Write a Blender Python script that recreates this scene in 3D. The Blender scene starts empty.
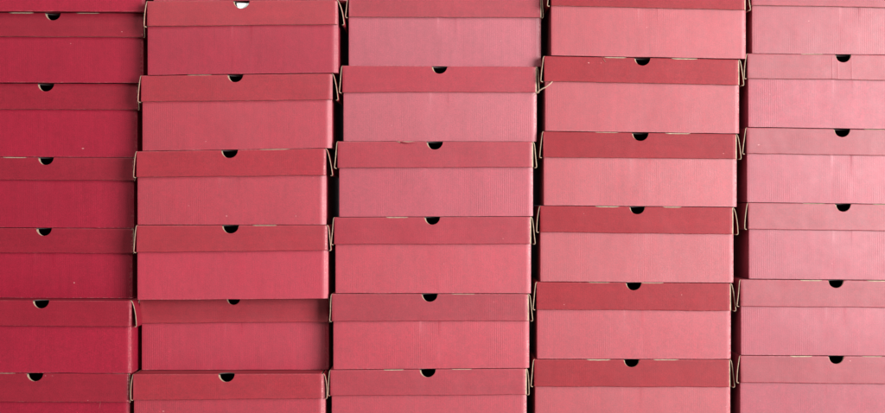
import bpy, bmesh, math, random
from mathutils import Vector, noise

random.seed(7)
scene = bpy.context.scene
COL = scene.collection

# ------------------------------------------------------------------ measures
S = 0.0017                 # metres per photograph pixel on the plane of the stack fronts
DIST = 1.80                # camera to the stack fronts
CZ = 0.41                  # camera height above the floor
CXP, CYP = 442.5, 206.5    # middle of the photograph
DEPTH = 0.215              # boxes front to back
CARD = 0.0016              # card thickness


def X(px, y=0.0):
    return (px - CXP) * S * (DIST + y) / DIST


def Z(py, y=0.0):
    return CZ + (CYP - py) * S * (DIST + y) / DIST


# ------------------------------------------------------------------ materials
def new_mat(name):
    m = bpy.data.materials.new(name)
    m.use_nodes = True
    nt = m.node_tree
    for n in list(nt.nodes):
        nt.nodes.remove(n)
    out = nt.nodes.new('ShaderNodeOutputMaterial')
    b = nt.nodes.new('ShaderNodeBsdfPrincipled')
    nt.links.new(b.outputs['BSDF'], out.inputs['Surface'])
    return m, nt, b


def math_node(nt, op, a, b=None, clamp=False):
    n = nt.nodes.new('ShaderNodeMath')
    n.operation = op
    n.use_clamp = clamp
    for i, v in enumerate((a, b)):
        if v is None:
            continue
        if isinstance(v, (int, float)):
            n.inputs[i].default_value = v
        else:
            nt.links.new(v, n.inputs[i])
    return n.outputs[0]


def noise_node(nt, vec, scale, detail=2.0, rough=0.5):
    n = nt.nodes.new('ShaderNodeTexNoise')
    n.noise_dimensions = '3D'
    n.inputs['Scale'].default_value = scale
    n.inputs['Detail'].default_value = detail
    n.inputs['Roughness'].default_value = rough
    nt.links.new(vec, n.inputs['Vector'])
    return n.outputs['Fac']


def remap(nt, v, a, b, c, d):
    n = nt.nodes.new('ShaderNodeMapRange')
    n.inputs[1].default_value = a
    n.inputs[2].default_value = b
    n.inputs[3].default_value = c
    n.inputs[4].default_value = d
    nt.links.new(v, n.inputs[0])
    return n.outputs[0]


P_WEAR_GLINT = 0.42


def printed_card(name, flute, horizontal, rough):
    """matt red printed card over corrugated board; colour and sheen come from the object colour"""
    m, nt, b = new_mat(name)
    info = nt.nodes.new('ShaderNodeObjectInfo')
    uv = nt.nodes.new('ShaderNodeUVMap')
    uv.uv_map = 'metres'
    off = nt.nodes.new('ShaderNodeCombineXYZ')
    nt.links.new(math_node(nt, 'MULTIPLY', info.outputs['Random'], 37.0), off.inputs[2])
    nt.links.new(math_node(nt, 'MULTIPLY', info.outputs['Random'], 11.0), off.inputs[0])
    add = nt.nodes.new('ShaderNodeVectorMath')
    add.operation = 'ADD'
    nt.links.new(uv.outputs[0], add.inputs[0])
    nt.links.new(off.outputs[0], add.inputs[1])
    vec = add.outputs[0]
    # paper fibre, print mottle and large blotches
    fine = remap(nt, noise_node(nt, vec, 540, 3, 0.7), 0.25, 0.75, 0.70, 1.28)
    mott = remap(nt, noise_node(nt, vec, 110, 4, 0.65), 0.3, 0.7, 0.92, 1.08)
    blot = remap(nt, noise_node(nt, vec, 14, 2, 0.5), 0.3, 0.7, 0.96, 1.04)
    # stretched rub marks
    st = nt.nodes.new('ShaderNodeMapping')
    st.inputs['Scale'].default_value = (6, 160, 1) if horizontal else (160, 9, 1)
    nt.links.new(vec, st.inputs['Vector'])
    streak = remap(nt, noise_node(nt, st.outputs[0], 1.0, 2, 0.5), 0.3, 0.7, 0.955, 1.045)
    # corrugation flutes that telegraph through the paper in patches
    sep = nt.nodes.new('ShaderNodeSeparateXYZ')
    nt.links.new(uv.outputs[0], sep.inputs[0])
    ph = math_node(nt, 'MULTIPLY', info.outputs['Random'], 6.283)
    wob = math_node(nt, 'MULTIPLY', noise_node(nt, vec, 30, 1), 1.6)
    ang = math_node(nt, 'ADD', math_node(nt, 'MULTIPLY', sep.outputs[0], 2 * math.pi / 0.0034),
                    math_node(nt, 'ADD', ph, wob))
    wave = math_node(nt, 'SINE', ang)
    st2 = nt.nodes.new('ShaderNodeMapping')
    st2.inputs['Scale'].default_value = (22, 9, 1)
    nt.links.new(vec, st2.inputs['Vector'])
    mask = remap(nt, noise_node(nt, st2.outputs[0], 1.0, 3, 0.6), 0.44, 0.74, 0.10, 1.0)
    fl = math_node(nt, 'MULTIPLY', wave, mask)
    fl_c = math_node(nt, 'ADD', math_node(nt, 'MULTIPLY', fl, flute), 1.0)
    val = math_node(nt, 'MULTIPLY', math_node(nt, 'MULTIPLY', fine, mott),
                    math_node(nt, 'MULTIPLY', math_node(nt, 'MULTIPLY', blot, streak), fl_c))
    sc = nt.nodes.new('ShaderNodeVectorMath')
    sc.operation = 'SCALE'
    nt.links.new(info.outputs['Color'], sc.inputs[0])
    nt.links.new(val, sc.inputs['Scale'])
    # worn edges: pale card fibres show where print has rubbed off; also paints right-corner highlights
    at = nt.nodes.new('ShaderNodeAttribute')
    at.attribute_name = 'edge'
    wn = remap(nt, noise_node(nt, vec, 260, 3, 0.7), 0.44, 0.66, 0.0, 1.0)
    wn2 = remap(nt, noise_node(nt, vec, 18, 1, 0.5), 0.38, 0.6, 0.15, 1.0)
    wear_glint = math_node(nt, 'MULTIPLY', at.outputs['Fac'], math_node(nt, 'MULTIPLY', wn, wn2), True)
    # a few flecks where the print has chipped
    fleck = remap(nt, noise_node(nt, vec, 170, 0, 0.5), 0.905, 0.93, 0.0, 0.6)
    wear_glint = math_node(nt, 'MAXIMUM', math_node(nt, 'MULTIPLY', wear_glint, P_WEAR_GLINT), fleck)
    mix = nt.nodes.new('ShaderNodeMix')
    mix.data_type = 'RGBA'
    nt.links.new(wear_glint, mix.inputs['Factor'])
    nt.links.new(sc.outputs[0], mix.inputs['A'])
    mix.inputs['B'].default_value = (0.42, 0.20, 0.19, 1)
    nt.links.new(mix.outputs['Result'], b.inputs['Base Color'])
    nt.links.new(remap(nt, noise_node(nt, vec, 60, 3, 0.6), 0.3, 0.7, rough - 0.015, rough + 0.025), b.inputs['Roughness'])
    nt.links.new(info.outputs['Alpha'], b.inputs['Specular IOR Level'])
    h = math_node(nt, 'ADD', math_node(nt, 'MULTIPLY', fl, 0.5 if not horizontal else 0.25),
                  math_node(nt, 'MULTIPLY', noise_node(nt, vec, 300, 3, 0.6), 0.8))
    bp = nt.nodes.new('ShaderNodeBump')
    bp.inputs['Strength'].default_value = 0.30
    bp.inputs['Distance'].default_value = 0.00035
    nt.links.new(h, bp.inputs['Height'])
    nt.links.new(bp.outputs[0], b.inputs['Normal'])
    return m


def plain_card(name, col, rough=0.8, vary=0.25, scale=220):
    m, nt, b = new_mat(name)
    tc = nt.nodes.new('ShaderNodeTexCoord')
    n = noise_node(nt, tc.outputs['Object'], scale, 3, 0.6)
    v = remap(nt, n, 0.3, 0.7, 1 - vary, 1 + vary)
    sc = nt.nodes.new('ShaderNodeVectorMath')
    sc.operation = 'SCALE'
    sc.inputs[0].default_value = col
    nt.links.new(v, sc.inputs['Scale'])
    nt.links.new(sc.outputs[0], b.inputs['Base Color'])
    b.inputs['Roughness'].default_value = rough
    b.inputs['Specular IOR Level'].default_value = 0.2
    bp = nt.nodes.new('ShaderNodeBump')
    bp.inputs['Strength'].default_value = 0.3
    bp.inputs['Distance'].default_value = 0.0004
    nt.links.new(n, bp.inputs['Height'])
    nt.links.new(bp.outputs[0], b.inputs['Normal'])
    return m


M_BODY = printed_card('red_card_body', 0.040, False, 0.60)
M_LID = printed_card('red_card_lid', 0.03, True, 0.60)
M_RAW = plain_card('raw_board', (0.27, 0.205, 0.145))
M_INSIDE = plain_card('board_inside', (0.045, 0.034, 0.034))  # darker than real board: shade of the thumb holes put into the colour
M_PAPER = plain_card('white_paper', (0.86, 0.93, 0.93), 0.7, 0.03, 60)
M_FLOOR = plain_card('floor_concrete', (0.50, 0.46, 0.44), 0.7, 0.25, 14)


# ------------------------------------------------------------------ mesh helpers
class Grid:
    """quads with metric UVs and an 'edge' wear value"""

    def __init__(self):
        self.v, self.f, self.uv, self.e, self.m = [], [], [], [], []

    def vert(self, co, uv=(0, 0), edge=0.0):
        self.v.append(co)
        self.uv.append(uv)
        self.e.append(edge)
        return len(self.v) - 1

    def face(self, ids, mat=0):
        self.f.append(ids)
        self.m.append(mat)

    def strip(self, rows, mat=0, closed=False):
        """rows: list of lists of vertex ids, equal lengths"""
        for a, b in zip(rows[:-1], rows[1:]):
            n = len(a)
            for i in range(n if closed else n - 1):
                j = (i + 1) % n
                self.face((a[i], a[j], b[j], b[i]), mat)

    def build(self, name, mats, parent, colour=None, thick=None, smooth=40, weld=True, label=None):
        me = bpy.data.meshes.new(name)
        me.from_pydata(self.v, [], self.f)
        lay = me.uv_layers.new(name='metres')
        for l in me.loops:
            lay.data[l.index].uv = self.uv[l.vertex_index]
        at = me.attributes.new('edge', 'FLOAT', 'POINT')
        for i, x in enumerate(self.e):
            at.data[i].value = x
        for p, mi in zip(me.polygons, self.m):
            p.material_index = mi
        for m in mats:
            me.materials.append(m)
        bm = bmesh.new()
        bm.from_mesh(me)
        if weld:
            bmesh.ops.remove_doubles(bm, verts=bm.verts, dist=0.00004)
        bmesh.ops.recalc_face_normals(bm, faces=bm.faces)
        bm.to_mesh(me)
        bm.free()
        me.set_sharp_from_angle(angle=math.radians(smooth)) if hasattr(me, 'set_sharp_from_angle') else None
        for p in me.polygons:
            p.use_smooth = True
        o = bpy.data.objects.new(name, me)
        COL.objects.link(o)
        o.parent = parent
        if colour:
            o.color = colour
        if thick:
            s = o.modifiers.new('card', 'SOLIDIFY')
            s.thickness = thick
            s.offset = -1.0
            s.use_even_offset = False
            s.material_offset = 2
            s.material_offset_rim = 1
        if label:
            o['label'] = label
        return o


def wob(x, z, seed, scale):
    return noise.noise(Vector((x * scale, z * scale, seed * 7.31)))


def lerp(a, b, t):
    return a + (b - a) * t


def columns(x0, x1, step, hole=None):
    """x stations, with cosine spaced ones across a round hole (centre, radius)"""
    xs = []
    n = max(2, round((x1 - x0) / step))
    for i in range(n + 1):
        xs.append(x0 + (x1 - x0) * i / n)
    if hole:
        c, r = hole
        xs = [x for x in xs if abs(x - c) > r + 0.0015]
        xs += [c + r * math.cos(math.pi * k / 18) for k in range(19)]
        xs.sort()
    return xs


# ------------------------------------------------------------------ one shoe box
def make_body(root, P, colour, seed):
    """hollow box: front, sides, back and bottom with rounded upright edges and a thumb notch"""
    r = 0.0013
    xl, xr, d = P['xl'], P['xr'], DEPTH
    hc, hr = P['hole'], P['hr'] + 0.0018
    bow = P['bow']
    rr = P['rr']                                        # the right front edge is rolled softer
    pts = []                                            # plan outline (x, y)
    for x in columns(xl + r, xr - rr, 0.005, (hc, hr)):
        pts.append((x, 0.0))
    for q in (0.12, 0.5, 0.88):                         # crushed edge: a narrow facet rather than a full round
        pts.append((xr - rr + rr * q, rr * 0.55 * q))
    for k in range(13):
        pts.append((xr, rr * 0.55 + (d - rr * 0.55 - r) * k / 12))
    for k in range(1, 5):
        a = math.pi / 2 * k / 5
        pts.append((xr - r + r * math.cos(a), d - r + r * math.sin(a)))
    for k in range(13):
        pts.append((xr - r - (xr - xl - 2 * r) * k / 12, d))
    for k in range(1, 5):
        a = math.pi / 2 * k / 5
        pts.append((xl + r - r * math.sin(a), d - r + r * math.cos(a)))
    for k in range(13):
        pts.append((xl, d - r - (d - 2 * r) * k / 12))
    for k in range(1, 5):
        a = math.pi / 2 * k / 5
        pts.append((xl + r - r * math.cos(a), r - r * math.sin(a)))
    us, u = [], 0.0
    for i, p in enumerate(pts):
        if i:
            u += math.hypot(p[0] - pts[i - 1][0], p[1] - pts[i - 1][1])
        us.append(u)
    rows_t = [0.0, 0.006, 0.016, 0.05] + [0.1 + 0.9 * k / 12 for k in range(13)]
    g = Grid()
    rows = []
    h = P['ztop'] - 0.0035
    for t in rows_t:
        row = []
        for (x, y), uu in zip(pts, us):
            fx = (x - xl) / (xr - xl)
            zb = lerp(P['zbl'], P['zbr'], fx) + 0.0004 + 0.0004 * wob(x, 0, seed + 3, 28) * (1 if y < 0.01 else 0)
            zt = lerp(P['ztl'], P['ztr'], fx) - 0.0035
            if y == 0.0 and abs(x - hc) < hr:
                zt -= math.sqrt(max(0.0, hr * hr - (x - hc) ** 2))
            z = lerp(zb, zt, t)
            yy = y
            if y < r + 0.0001 and xl + r - 1e-6 <= x <= xr - rr + 1e-6:
                prof = math.sin(math.pi * max(0.0, min(1.0, (x - xl - r) / (xr - xl - r - rr)))) ** 0.7
                yy = y + prof * (bow * math.sin(math.pi * min(1, t * 1.25)) + 0.0006 * wob(x, z, seed, 14)
                                 + 0.0002 * wob(x, z, seed + 9, 55))
            e = 1.0 if t == 0.0 else (0.5 if t == 0.006 else 0.0)
            if 0 < y < r and t > 0.016:
                e = 0.7
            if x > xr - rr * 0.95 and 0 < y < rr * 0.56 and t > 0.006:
                e = P['re']  # highlight along the right corner, painted as pale edge colour
            row.append(g.vert((x, yy, z), (uu, z - zb), e))
        rows.append(row)
    g.strip(rows, 0, closed=True)
    g.face(list(reversed(rows[0])), 0)
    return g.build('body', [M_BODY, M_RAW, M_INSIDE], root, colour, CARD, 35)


def make_lid(root, P, colour, seed, label=None):
    """front skirt folded over into the top and down into the back, round thumb hole across the front fold"""
    r = 0.0017
    xl, xr = P['lxl'], P['lxr']
    yf, yb = -P['lip'], DEPTH + 0.003
    hc, hr = P['hole'], P['hr']
    tilt = P['tilt']
    R = 0.0016                                          # radius of the fold
    g = Grid()
    # plan stations along the skirt: (x on the flat, then wrapping round the corners)
    rr = P['lr']
    xs = columns(xl + r, xr - rr, 0.0045, (hc, hr))
    for c in P['creases']:
        xs += [c + q * 0.0006 for q in (-3, -2, -1, 0, 1, 2, 3)]
    xs.sort()
    st = []
    wrap = [(-math.sin(a), 1 - math.cos(a)) for a in [math.pi / 2 * k / 5 for k in range(6)]]
    st.append((xl, r + 0.0028, -r * 1.6 - 0.0028, False))
    for k in range(5, 0, -1):
        st.append((xl + r + r * wrap[k][0], r * wrap[k][1], -r * 0.3 * k, False))
    for x in xs:
        st.append((x, 0.0, x - xl, True))
    for q in (0.15, 0.5, 0.85, 1.0):
        st.append((xr - rr + rr * q, rr * 0.55 * q, xr - xl - rr + rr * q, False))
    st.append((xr, rr * 0.55 + 0.0028, xr - xl + 0.0028, False))
    ts = [0.0, 0.03, 0.07] + [0.14 + 0.80 * k / 7 for k in range(8)] + [0.975, 1.0]
    low = []

    def front_pt(x, dy, t, flat):
        fx = (x - xl) / (xr - xl)
        zt = lerp(P['ztl'], P['ztr'], fx)
        zb = lerp(P['lbl'], P['lbr'], fx) + 0.0007 * wob(x, 0, seed + 5, 14) + 0.00035 * wob(x, 0, seed + 6, 70)
        cut = zt - R * 0.3
        if flat and abs(x - hc) < hr:
            cut = zt - max(R * 0.3, math.sqrt(max(0.0, hr * hr - (x - hc) ** 2)))
        z = lerp(zb, cut, t)
        dz = zt - z
        y = yf + dy
        if dz < R:                                      # roll into the fold
            y += R - math.sqrt(max(0.0, R * R - (R - dz) ** 2))
        prof = 1.0 if flat else 0.5
        y += -tilt * (dz / 0.045) + prof * (0.0007 * wob(x, z, seed + 1, 15) * min(1, dz / 0.012)
                                             + 0.0002 * wob(x, z, seed + 2, 60) * min(1, dz / 0.006))
        if flat:
            for c in P['creases']:
                y -= 0.00015 * math.exp(-((x - c) / 0.0009) ** 2) * min(1, dz / 0.01)
        return x, y, z, zb, zt

    rows = []
    for t in ts:
        row = []
        for x, dy, u, flat in st:
            px, py, pz, zb, zt = front_pt(x, dy, t, flat)
            e = 0.8 if t == 0 else 0.0
            if t == 1.0 and not (flat and abs(x - hc) < hr):
                e = 0.8
            if not flat and 0 < dy < r:
                e = max(e, 0.6 if x < 0 else 1.6)
            row.append(g.vert((px, py, pz), (u, pz - zb), e))
        rows.append(row)
    raw_from = len(st) - 4                               # raw cut end of the skirt at its right corner
    for a, b in zip(rows[:-1], rows[1:]):
        for i in range(len(a) - 1):
            g.face((a[i], a[i + 1], b[i + 1], b[i]), 1 if P['cut_end'] and raw_from <= i < raw_from + 2 else 0)
    top_row = rows[-1]
    flat_ids = [i for i, s in enumerate(st) if s[3]]
    # top panel, from the fold (or the hole's edge) to the back fold
    trs = []
    for q in [0.0, 0.004, 0.012] + [0.05 + 0.95 * k / 8 for k in range(9)]:
        row = []
        for i in flat_ids:
            x = st[i][0]
            fx = (x - xl) / (xr - xl)
            zt = lerp(P['ztl'], P['ztr'], fx)
            y0 = yf + R
            if abs(x - hc) < hr:
                y0 = yf + max(R, math.sqrt(max(0.0, hr * hr - (x - hc) ** 2)))
            if q == 0.0 and abs(x - hc) >= hr - 1e-6:
                row.append(top_row[i])
                continue
            y = lerp(y0, yb, q)
            z = zt - 0.0001
            row.append(g.vert((x, y, z), (x - xl, 0.05 + y), 0.0))
        trs.append(row)
    for n_row, (a, b) in enumerate(zip(trs[:-1], trs[1:])):
        for i in range(len(a) - 1):
            xm = 0.5 * (st[flat_ids[i]][0] + st[flat_ids[i + 1]][0])
            g.face((a[i], a[i + 1], b[i + 1], b[i]), 1 if n_row == 0 and abs(xm - hc) < hr else 0)
    # back skirt
    bk = [trs[-1]]
    for dz in (0.002, 0.02, 0.044):
        row = []
        for k, i in enumerate(flat_ids):
            x = st[i][0]
            fx = (x - xl) / (xr - xl)
            row.append(g.vert((x, yb + 0.0008, lerp(P['ztl'], P['ztr'], fx) - dz), (x - xl, 0.3 + dz), 0))
        bk.append(row)
    for a, b in zip(bk[:-1], bk[1:]):
        for i in range(len(a) - 1):
            g.face((a[i], a[i + 1], b[i + 1], b[i]), 0)
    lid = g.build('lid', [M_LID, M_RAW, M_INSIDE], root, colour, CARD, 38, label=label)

    # side flaps: rolled over and splayed, raw front edge showing
    for sgn, x0, zt, zb, fl, up in ((-1, xl, P['ztl'], P['lbl'], P['fl'], P['fl_up']), (1, xr, P['ztr'], P['lbr'], P['fr'], P['fr_up'])):
        f = Grid()
        hh = zt - zb
        prof = [(-r * 0.9, -0.0006), (0.0003, -0.0012), (up * 0.75 + 0.0002, -0.0035)]
        for k in range(1, 8):
            q = k / 7
            bulge = 0.0006 * math.sin(math.pi * q) * P['curl']
            prof.append((lerp(up, fl, q ** 0.85) + bulge, -lerp(0.004, hh - 0.0012, q)))
        prof.append((fl - 0.0008, -(hh + 0.0004)))
        prof.append((max(0.0002, fl - 0.0034), -(hh + 0.0004 + 0.0004)))
        rr = []
        y0 = P['flap_y']
        for y in [y0, y0 + 0.002, y0 + 0.01] + [y0 + 0.03 + (DEPTH - y0 - 0.036) * k / 6 for k in range(7)]:
            row = []
            for k, (dx, dz) in enumerate(prof):
                row.append(f.vert((x0 + sgn * dx + 0.0004 * wob(y, dz, seed + sgn, 40), y, zt + dz), (y, -dz), 0.9 if y == y0 else 0.0))
            rr.append(row)
        for a, b in zip(rr[:-1], rr[1:]):
            for i in range(len(a) - 1):
                f.face((a[i], a[i + 1], b[i + 1], b[i]) if sgn > 0 else (a[i], b[i], b[i + 1], a[i + 1]), 0)
        fo = f.build('side_flap', [M_LID, M_RAW, M_RAW], lid, colour, None, 60)
        s = fo.modifiers.new('card', 'SOLIDIFY')
        s.thickness = P['flap_t']
        s.offset = 0.0
        s.material_offset_rim = 1
        s.material_offset = 0

    # inner ply of the roll-over front: raw board edge that lines the thumb hole
    e = Grid()
    ra, rb = hr - P['rim'], hr + 0.003
    fx = (hc - xl) / (xr - xl)
    zt = lerp(P['ztl'], P['ztr'], fx)
    ox, oz = P['rim_dx'], 0.0
    cr = []
    for k in range(23):
        a = math.pi + math.pi * k / 22
        row = []
        for rad in (ra, rb):
            x = hc + ox + rad * math.cos(a)
            z = zt - 0.0019 + oz + rad * math.sin(a)
            y = yf + 0.0021 - tilt * ((zt - z) / 0.045)
            row.append((x, y, z))
        cr.append([e.vert(row[0], (0, 0)), e.vert(row[1], (0, 0)),
                   e.vert((row[1][0], row[1][1] + 0.0007, row[1][2])), e.vert((row[0][0], row[0][1] + 0.0012, row[0][2]))])
    for a, b in zip(cr[:-1], cr[1:]):
        for i in range(4):
            j = (i + 1) % 4
            e.face((a[i], a[j], b[j], b[i]), 0)
    e.face(cr[0], 0)
    e.face(list(reversed(cr[-1])), 0)
    e.build('hole_edge', [M_RAW], lid, None, None, 30)

    # locking tabs of the roll-over front, poking out at the top fold as slivers of raw board
    for (a, b, up, out) in P['tabs']:
        t = Grid()
        n = 14
        rows = []
        x0, x1 = hc + a * S, hc + b * S
        for k in range(n + 1):
            q = k / n
            x = lerp(x0, x1, q)
            fx = (x - xl) / (xr - xl)
            zt = lerp(P['ztl'], P['ztr'], fx)
            env = min(1.0, math.sin(math.pi * min(max(q, 0.0), 1.0)) * 2.5 + 0.02)
            ht = 0.0004 + (0.0015 * up * env) * (0.75 + 0.5 * abs(wob(x, 1, seed + 12, 90)))
            yo = yf - out * 0.001 * env * (0.8 + 0.6 * wob(x, 2, seed + 14, 60))
            zz = zt - 0.0002
            rows.append([t.vert((x, yo, zz)), t.vert((x, yo - 0.0001, zz - ht)), t.vert((x, yf + 0.003, zz - ht - 0.0001)), t.vert((x, yf + 0.003, zz))])
        for a_, b_ in zip(rows[:-1], rows[1:]):
            for i in range(4):
                j = (i + 1) % 4
                t.face((a_[i], a_[j], b_[j], b_[i]), 0)
        t.face(rows[0], 0)
        t.face(list(reversed(rows[-1])), 0)
        t.build('locking_tab', [M_RAW], lid, None, None, 30)
    return lid


def sliver(name, pts, widths, parent, mat, colour=None):
    """a torn strip of card: a thin tapering ribbon with thickness"""
    g = Grid()
    rows = []
    for (x, y, z), w in zip(pts, widths):
        rows.append([g.vert((x, y, z + w)), g.vert((x, y - w * 0.6, z)), g.vert((x, y, z - w)), g.vert((x, y + w * 0.6, z))])
    for a, b in zip(rows[:-1], rows[1:]):
        for i in range(4):
            j = (i + 1) % 4
            g.face((a[i], a[j], b[j], b[i]))
    g.face(rows[0])
    g.face(list(reversed(rows[-1])))
    return g.build(name, [mat], parent, colour, None, 60)


# ------------------------------------------------------------------ the five stacks, read from the photograph
# one row per box, top of the stack first:
#  lid (left, right) px, lid top (left, right), lid bottom (left, right), body (left, right), body bottom (left, right),
#  hole px, set-back of the front in mm, lid splay left/right px
W1 = 196
C1 = [
    dict(lid=(-51, 146), top=(-63.5, -63), low=(-37, -36.5), body=(-50, 145), bot=(11.0, 11.8), hole=48, back=20, fl=2.5, fr=3),
    dict(lid=(-53, 143.5), top=(11.2, 12), low=(36.0, 37.2), body=(-52, 143), bot=(82.4, 83.0), hole=53, back=32, fl=2.5, fr=1),
    dict(lid=(-58, 138), top=(82.6, 83.2), low=(108.8, 109.6), body=(-56, 137), bot=(156.6, 157.4), hole=46, back=40, fl=2.5, fr=1),
    dict(lid=(-62, 134), top=(157.0, 158), low=(179.7, 180.4), body=(-61, 133.5), bot=(227.4, 228.2), hole=46, back=40, fl=2.5, fr=1),
    dict(lid=(-64, 133), top=(228.2, 228.8), low=(252.3, 253.2), body=(-63, 132), bot=(297.6, 298.5), hole=44, back=39, fl=2.5, fr=1),
    dict(lid=(-65, 131.3), top=(299.0, 300), low=(325.0, 326.6), body=(-64, 131), bot=(372.6, 373.4), hole=41, back=2, fl=2.5, fr=5),
    dict(lid=(-67, 129.2), top=(373.0, 374), low=(401.6, 402.2), body=(-66, 129.4), bot=(447, 447), hole=35, back=6, fl=2.5, fr=1),
]
C2 = [
    dict(lid=(151, 346), top=(-74, -75), low=(-47, -48), body=(153.3, 346), bot=(0.6, -0.4), hole=249, back=2, fl=3, fr=3),
    dict(lid=(147.0, 337.6), top=(1.1, 0.0), low=(26.2, 24.3), body=(147.4, 338), bot=(75.1, 72.8), hole=241.5, back=0, cb=(0.190, 0.0030, 0.0165), sb=0.62, fl=3.2, fr=6.5),
    dict(lid=(140.8, 332.4), top=(75.4, 73.2), low=(101.7, 99.6), body=(142.2, 331.8), bot=(151, 148.0), hole=235.3, back=4, fl=3, fr=5.5),
    dict(lid=(136.3, 326.0), top=(151.4, 148.4), low=(177.1, 175.2), body=(137.3, 326), bot=(225, 224.7), hole=229.6, back=3, fl=3, fr=6.5),
    dict(lid=(136.4, 327.4), top=(225.3, 225), low=(252.2, 250.3), body=(137.2, 327.8), bot=(300, 298.8), hole=230.5, back=0, cb=(0.245, 0.0034, 0.0205), fl=3, fr=3.5),
    dict(lid=(139.6, 328.6), top=(300.4, 299), low=(323.2, 321.8), body=(141.6, 328.5), bot=(370.3, 369.8), hole=233.5, back=34, hr=0.0118, cb=(0.235, 0.0034, 0.0200), fl=2, fr=1.5),
    dict(lid=(132.8, 323.6), top=(371.6, 371.2), low=(400.1, 398.4), body=(133.8, 325), bot=(447, 447), hole=226.5, back=-3, fl=2.2, fr=3.5),
]
C3 = [
    dict(lid=(348.6, 541.4), top=(-9.5, -9), low=(17, 17.4), body=(348.6, 541), bot=(65.2, 66.2), hole=447, back=16, cb=(0.218, 0.022, 0.040), fl=3.4, fr=2),  # cb here and on the next two boxes is paled to paint in sheen
    dict(lid=(342.2, 536.8), top=(65.5, 66.5), low=(92.3, 92.3), body=(343.3, 536.7), bot=(141, 141.3), hole=439.5, back=9, cb=(0.218, 0.020, 0.036), fl=3, fr=2.5),
    dict(lid=(337.4, 533.2), top=(141.3, 141.6), low=(167.8, 167.3), body=(339, 533), bot=(217, 216.3), hole=434.7, back=2, cb=(0.222, 0.013, 0.030), fl=3, fr=3.5),
    dict(lid=(334.0, 531.2), top=(217.3, 216.8), low=(244.4, 243.8), body=(335.3, 531), bot=(293.4, 293.4), hole=432.2, back=2, fl=3, fr=4),
    dict(lid=(331.6, 528.8), top=(293.6, 293.7), low=(321.3, 320.8), body=(333.2, 529.2), bot=(369.6, 368.1), hole=429.7, back=0, fl=2, fr=4),
    dict(lid=(330.0, 526.8), top=(369.9, 368.4), low=(395.6, 394.7), body=(331.6, 526.6), bot=(447, 447), hole=427.7, back=0, fl=2.2, fr=2.5),
]
C4 = [
    dict(lid=(551.0, 745.6), top=(-21, -17.5), low=(5.6, 9.9), body=(551, 745.9), bot=(55.5, 58.9), hole=648, back=-5, fl=3.5, fr=5),
    dict(lid=(544.0, 739.4), top=(55.8, 59.2), low=(81.2, 85), body=(544.9, 739.2), bot=(131, 133.6), hole=642.3, back=-1, fl=3.2, fr=4.5),
    dict(lid=(543.0, 736.8), top=(131.3, 133.9), low=(157.3, 158.8), body=(543.6, 736.8), bot=(205.4, 207), hole=640.3, back=2, fl=3.2, fr=4.5),
    dict(lid=(540.0, 733.4), top=(205.7, 207.3), low=(232, 234.2), body=(540.2, 733.6), bot=(281.6, 283), hole=637.2, back=4, fl=3.4, fr=5),
    dict(lid=(536.4, 731.0), top=(281.9, 283.3), low=(309.5, 310.7), body=(536.9, 731), bot=(359, 359.2), hole=633.6, back=6, cb=(0.222, 0.008, 0.020), fl=3.2, fr=5),
    dict(lid=(534.0, 730.4), top=(359.3, 359.5), low=(386.4, 387), body=(535, 730.5), bot=(447, 447), hole=631.5, back=8, fl=3, fr=4.5),
]
C5 = [
    dict(lid=(751.2, 947), top=(-21, -18.5), low=(5.2, 8.6), body=(751.8, 946), bot=(53, 55.0), hole=850, back=0, cb=(0.168, 0.0036, 0.0150), fl=2.5, fr=4),
    dict(lid=(747.3, 943), top=(53.2, 55.2), low=(78.2, 81), body=(748, 942), bot=(127, 130), hole=843.2, back=-2, creases=[832.2, 837.8, 851.6], fl=3, fr=4),
    dict(lid=(746.4, 942), top=(127.3, 130.3), low=(153.6, 156.6), body=(746.8, 941), bot=(202.3, 204.8), hole=842.0, back=2, fl=3.5, fr=4),
    dict(lid=(748.0, 944), top=(202.6, 205.1), low=(229, 231.5), body=(748.6, 943), bot=(278.9, 280.5), hole=843.0, back=3, fl=3, fr=4),
    dict(lid=(740.3, 936), top=(279.2, 280.8), low=(306.2, 308), body=(740.7, 935), bot=(355.2, 356.2), hole=836.0, back=-1, fl=3, fr=4),
    dict(lid=(740.2, 936), top=(355.4, 356.4), low=(382.6, 384.3), body=(740, 935), bot=(447, 447), hole=836.2, back=-1, fl=3, fr=4),
]
STACKS = [C1, C2, C3, C4, C5]

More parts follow.
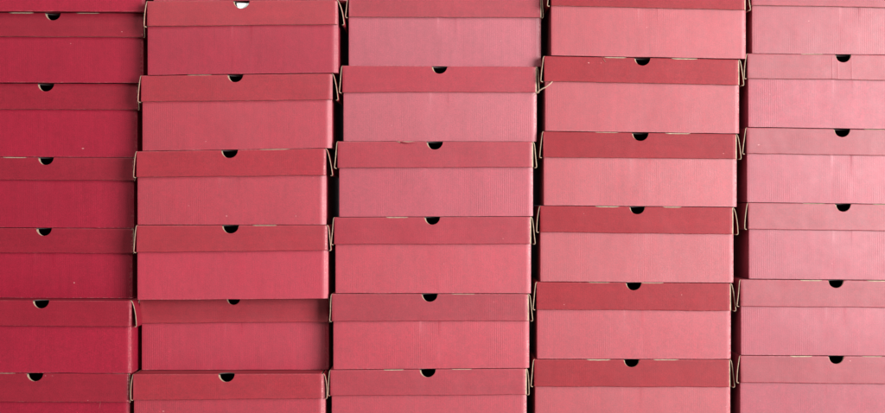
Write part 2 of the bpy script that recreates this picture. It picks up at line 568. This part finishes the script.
LABELS = [
    ['dark red shoe box cut by the top left corner, only its lower edge showing',
     'dark red shoe box in the far left stack with a curled tan tab',
     'shaded crimson shoe box directly below the one with a curled tan tab',
     'set-back crimson box in far left stack with the smallest sliver of thumb hole',
     'most deeply set-back crimson box of far left stack, above one with a lit side',
     'crimson shoe box in far left stack whose right side catches light',
     'crimson shoe box lowest in the far left stack, loose fibre under its lid'],
    ['red shoe box above the white-filled thumb hole, only a thread of it showing',
     'red shoe box with white paper filling its thumb hole',
     'red shoe box directly below the one with the white-filled thumb hole',
     'rose red shoe box in second stack from left, its lid third down',
     'rose red shoe box in second stack, resting on the recessed shaded box',
     'recessed shaded red shoe box in second stack, pushed back under its neighbours',
     'red shoe box lowest in the second stack, under the recessed shaded one'],
    ['rose shoe box topmost in the middle stack, its right end in shade',
     'rose shoe box second down in the middle stack, beside the torn dangling strip',
     'rose shoe box with a dented torn upper fold left of its thumb hole',
     'rose shoe box in the middle stack, directly below the one with the torn fold',
     'rose shoe box in the middle stack, directly on top of its lowest box',
     'rose shoe box lowest in the middle stack'],
    ['pale pink shoe box topmost in the fourth stack, tilted down to the right',
     'pink shoe box with orange-red lid, torn strip dangling off its left corner',
     'pink box with orange-red lid, directly below the one with the dangling torn strip',
     'pink box with orange-red lid, fourth down in the fourth stack from left',
     'pink box with orange-red lid, resting on the lowest box of the fourth stack',
     'pink box with deep red lid, lowest in the fourth stack'],
    ['pale pink shoe box topmost in the far right stack, lid mostly out of frame',
     'pale pink shoe box with vertical creases below its thumb hole',
     'pale pink shoe box in far right stack, directly below the creased lid',
     'mauve pink shoe box in far right stack, fourth down, beside the widest dark gap',
     'mauve pink shoe box resting on the lowest box of the far right stack',
     'pink shoe box lowest in the far right stack'],
]

# print colours (body rgb, lid rgb) and sheen (body, lid) of each stack
TINT = [
    dict(body=(0.190, 0.0028, 0.0165), lid=(0.162, 0.0032, 0.0130), sb=0.30, sl=0.32),
    dict(body=(0.220, 0.0032, 0.0165), lid=(0.184, 0.0034, 0.0115), sb=0.85, sl=0.58),
    dict(body=(0.228, 0.0042, 0.0180), lid=(0.186, 0.0036, 0.0140), sb=1.00, sl=0.66),
    dict(body=(0.205, 0.0040, 0.0140), lid=(0.160, 0.0040, 0.0090), sb=0.98, sl=0.34),
    dict(body=(0.178, 0.0040, 0.0190), lid=(0.160, 0.0036, 0.0130), sb=0.92, sl=0.76),
]
# slivers of raw board by the hole: (from px, to px, height, stick-out), keyed by (stack, row)
TABS = {
    (0, 1): [(-45, -20, 0.9, 1.9), (24, 47, 0.5, 0.2)], (0, 3): [(-44, -20, 0.6, 0.5)], (0, 6): [(-42, -20, 0.3, 0.1)],
    (1, 3): [(30, 60, 0.35, 0.1)], (1, 4): [(22, 46, 0.5, 0.2)], (1, 2): [(-48, -24, 0.2, 0.1)],
    (2, 2): [(-38, -18, 0.8, 1.5)], (2, 3): [(-46, -24, 0.7, 0.4)], (2, 5): [(-44, -24, 0.6, 0.4), (24, 44, 0.3, 0.1)],
    (2, 4): [(22, 45, 0.2, 0.1)],
    (3, 1): [(-38, -16, 0.8, 0.3), (29, 55, 1.0, 0.5)], (3, 2): [(25, 50, 0.8, 0.3), (-45, -22, 0.3, 0.1)],
    (3, 3): [(-42, -18, 0.9, 0.6), (26, 44, 0.7, 0.4)], (3, 4): [(8, 30, 0.4, 0.2), (-45, -24, 0.3, 0.1)], (3, 5): [(-45, -21, 0.9, 0.5), (22, 47, 0.6, 0.3)],
    (4, 1): [(-42, -20, 0.3, 0.1)], (4, 2): [(22, 44, 0.3, 0.2)], (4, 3): [(-40, -18, 0.3, 0.1), (30, 46, 0.4, 0.2)],
    (4, 4): [(-36, -14, 0.9, 0.7), (31, 52, 0.8, 0.5)], (4, 5): [(-46, -24, 0.9, 0.6), (26, 46, 0.4, 0.2)],
}

RR = [0.0050, 0.0068, 0.0042, 0.0034, 0.0034]
LR = [0.0036, 0.0040, 0.0036, 0.0034, 0.0034]
boxes = {}
for si, stack in enumerate(STACKS):
    n = len(stack)
    # heights where one box rests on the next
    seat = []                                           # (z left, z right) of the contact below each box
    for k, b in enumerate(stack):
        yb = b['back'] / 1000
        if k == n - 1:
            seat.append((0.0, 0.0))
            continue
        yl = stack[k + 1]['back'] / 1000 - 0.0024
        low = b['bot'][0] > CYP
        y = yb if (low and yl < yb) else min(yb, yl)
        seat.append((Z(b['bot'][0], y), Z(b['bot'][1], y)))
    for k, b in enumerate(stack):
        yb = b['back'] / 1000
        yl = yb - 0.0024
        seed = si * 17.3 + k * 3.7 + 1.1
        rnd = random.Random(si * 100 + k)
        if k == 0:
            zt = (Z(b['top'][0], yl), Z(b['top'][1], yl))
        else:
            zt = seat[k - 1]
        zb = seat[k]
        cx = (X(b['body'][0], yb) + X(b['body'][1], yb)) / 2
        base = min(zb)
        root = bpy.data.objects.new('shoe_box', None)
        COL.objects.link(root)
        root.empty_display_size = 0.05
        root.location = (cx, yb, base)
        root['label'] = LABELS[si][k]
        root['category'] = 'shoe box'
        root['group'] = 'red shoe boxes stacked in five columns'
        T = TINT[si]
        # contact lines run between the box ends
        P = dict(
            xl=X(b['body'][0], yb) - cx, xr=X(b['body'][1], yb) - cx,
            lxl=X(b['lid'][0], yl) - cx, lxr=X(b['lid'][1], yl) - cx,
            zbl=zb[0] - base, zbr=zb[1] - base, ztl=zt[0] - base - 0.0004, ztr=zt[1] - base - 0.0004,
            lbl=Z(b['low'][0], yl) - base, lbr=Z(b['low'][1], yl) - base,
            hole=X(b['hole'], yl) - cx, hr=b.get('hr', 0.0137 + 0.0005 * rnd.uniform(-1, 1)), lip=0.0024, ztop=0,
            bow=-0.0006 + 0.0010 * rnd.uniform(-1, 1), tilt=0.0008 + 0.0010 * rnd.random(),
            fl=b['fl'] * S, fr=b['fr'] * S, fl_up=0.0012, fr_up=min(0.0022, b['fr'] * S * 0.4), curl=rnd.uniform(-1, 1.5),
            flap_y=-0.0019 + 0.0009 * rnd.random(), flap_t=0.0011 + 0.0003 * rnd.random(),
            rim=0.0011 + 0.0005 * rnd.random(), rim_dx=0.0009 + 0.0005 * rnd.uniform(-1, 1),
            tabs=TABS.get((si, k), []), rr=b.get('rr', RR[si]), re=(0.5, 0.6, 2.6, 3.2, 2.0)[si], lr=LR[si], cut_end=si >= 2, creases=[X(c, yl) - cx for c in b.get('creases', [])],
        )
        P['ztop'] = max(P['ztl'], P['ztr'])
        jb = 1 + 0.04 * rnd.uniform(-1, 1)
        jl = 1 + 0.05 * rnd.uniform(-1, 1)
        cb = tuple(c * jb for c in b.get('cb', T['body'])) + (b.get('sb', T['sb']) * (1 + 0.08 * rnd.uniform(-1, 1)),)
        cl = tuple(c * jl for c in b.get('cl', T['lid'])) + (b.get('sl', T['sl']) * (1 + 0.1 * rnd.uniform(-1, 1)),)
        make_body(root, P, cb, seed)
        lid = make_lid(root, P, cl, seed, 'deeper orange-red lid' if si == 3 else None)
        boxes[(si, k)] = (root, lid, P)


def local(root, px, py, y):
    return (X(px, y) - root.location.x, y - root.location.y, Z(py, y) - root.location.z)


# torn strip of the fourth stack, hanging off the lid's lower left corner
root, lid, P = boxes[(3, 1)]
path = [(552.6, 81.2, -0.0040), (551.6, 82.6, -0.0062), (549, 84.8, -0.0085), (546, 87.0, -0.0100), (542, 88.9, -0.0110), (538.5, 91.2, -0.0105), (535.0, 94.6, -0.0085), (532.6, 96.6, -0.006)]
sliver('torn_strip', [local(root, *p) for p in path], [0.0007, 0.0010, 0.0010, 0.0009, 0.0010, 0.0009, 0.0006, 0.0002], lid, M_RAW)
# small tear in its upper fold
sliver('torn_fibre', [local(root, *p) for p in [(602.4, 57.0, -0.0040), (604, 59.8, -0.0046), (606.0, 62.4, -0.0040)]], [0.0004, 0.0005, 0.0002], lid, M_RAW)
# loose fibre below the lowest lid of the far left stack
root, lid, P = boxes[(0, 6)]
sliver('loose_fibre', [local(root, *p) for p in [(100.4, 401.2, 0.0020), (100.2, 404.0, 0.0006), (99.2, 408.4, 0.0020)]], [0.0004, 0.0005, 0.0002], lid, M_RAW)
# torn, lifted paper of the dented fold in the middle stack
root, lid, P = boxes[(2, 2)]
sliver('torn_fibre', [local(root, *p) for p in [(397.0, 140.8, -0.0006), (402, 142.0, -0.0030), (408, 142.8, -0.0036), (414.5, 141.9, -0.0024), (418, 141.4, -0.0006)]],
       [0.0003, 0.0009, 0.0011, 0.0006, 0.0002], lid, M_LID, lid.color[:])

# white paper standing inside the box of the second stack, right behind its thumb hole
root, lid, P = boxes[(1, 1)]
g = Grid()
rows = []
hx = root.location.x + P['hole']
ztop = root.location.z + P['ztop'] - 0.0042
zbot = root.location.z + 0.003
for i in range(25):
    q = i / 24
    row = []
    for j in range(17):
        t = j / 16
        x = hx - 0.0098 + 0.0060 * (1 - t) + q * 0.09
        z = lerp(zbot, ztop, t)
        y = root.location.y + 0.0032 + 0.0035 * (0.5 + 0.5 * wob(x, z, 3.3, 25)) + 0.030 * (1 - t)
        row.append(g.vert((x, y, z)))
    rows.append(row)
g.strip(rows)
paper = g.build('wrapping_paper', [M_PAPER], None, None, 0.0004, 60)
paper.modifiers['card'].material_offset = 0
paper.modifiers['card'].material_offset_rim = 0
paper['label'] = 'white paper showing through a thumb hole at the top of the second stack'
paper['category'] = 'paper'

# the floor the stacks stand on
g = Grid()
a = [g.vert((x, y, -0.0002)) for x, y in ((-6, -6), (6, -6), (6, 6), (-6, 6))]
g.face(a)
fl = g.build('floor', [M_FLOOR], None)
fl['kind'] = 'structure'

# ------------------------------------------------------------------ lamps
def area(name, loc, target, sx, sy, power, col):
    d = bpy.data.lights.new(name, 'AREA')
    d.shape = 'RECTANGLE'
    d.size, d.size_y = sx, sy
    d.energy = power
    d.color = col
    o = bpy.data.objects.new(name, d)
    COL.objects.link(o)
    o.location = loc
    o.rotation_euler = (Vector(target) - Vector(loc)).to_track_quat('-Z', 'Y').to_euler()
    return o


area('window_light', (3.45, -3.3, 0.85), (0, 0, 0.42), 2.3, 2.3, 725, (1.0, 0.97, 0.975))
area('fill_light', (-0.7, -2.2, 3.0), (0, 0, 0.4), 2.4, 1.6, 84, (1.0, 0.97, 0.93))  # unseen fill lamp, added to even out the light

w = bpy.data.worlds.new('World')
scene.world = w
w.use_nodes = True
bg = w.node_tree.nodes.get('Background') or w.node_tree.nodes.new('ShaderNodeBackground')
bg.inputs[0].default_value = (0.80, 0.85, 1.0, 1)
bg.inputs[1].default_value = 0.035

# ------------------------------------------------------------------ camera
cd = bpy.data.cameras.new('camera')
cam = bpy.data.objects.new('camera', cd)
COL.objects.link(cam)
cam.location = (0, -DIST, CZ)
cam.rotation_euler = (math.radians(90), 0, 0)
cd.sensor_fit = 'HORIZONTAL'
cd.sensor_width = 36
cd.lens = 36 * DIST / (885 * S)
cd.clip_start = 0.05
cd.clip_end = 100
scene.camera = cam

scene.view_settings.view_transform = 'Standard'
scene.view_settings.look = 'None'
scene.view_settings.exposure = 0
scene.view_settings.gamma = 1
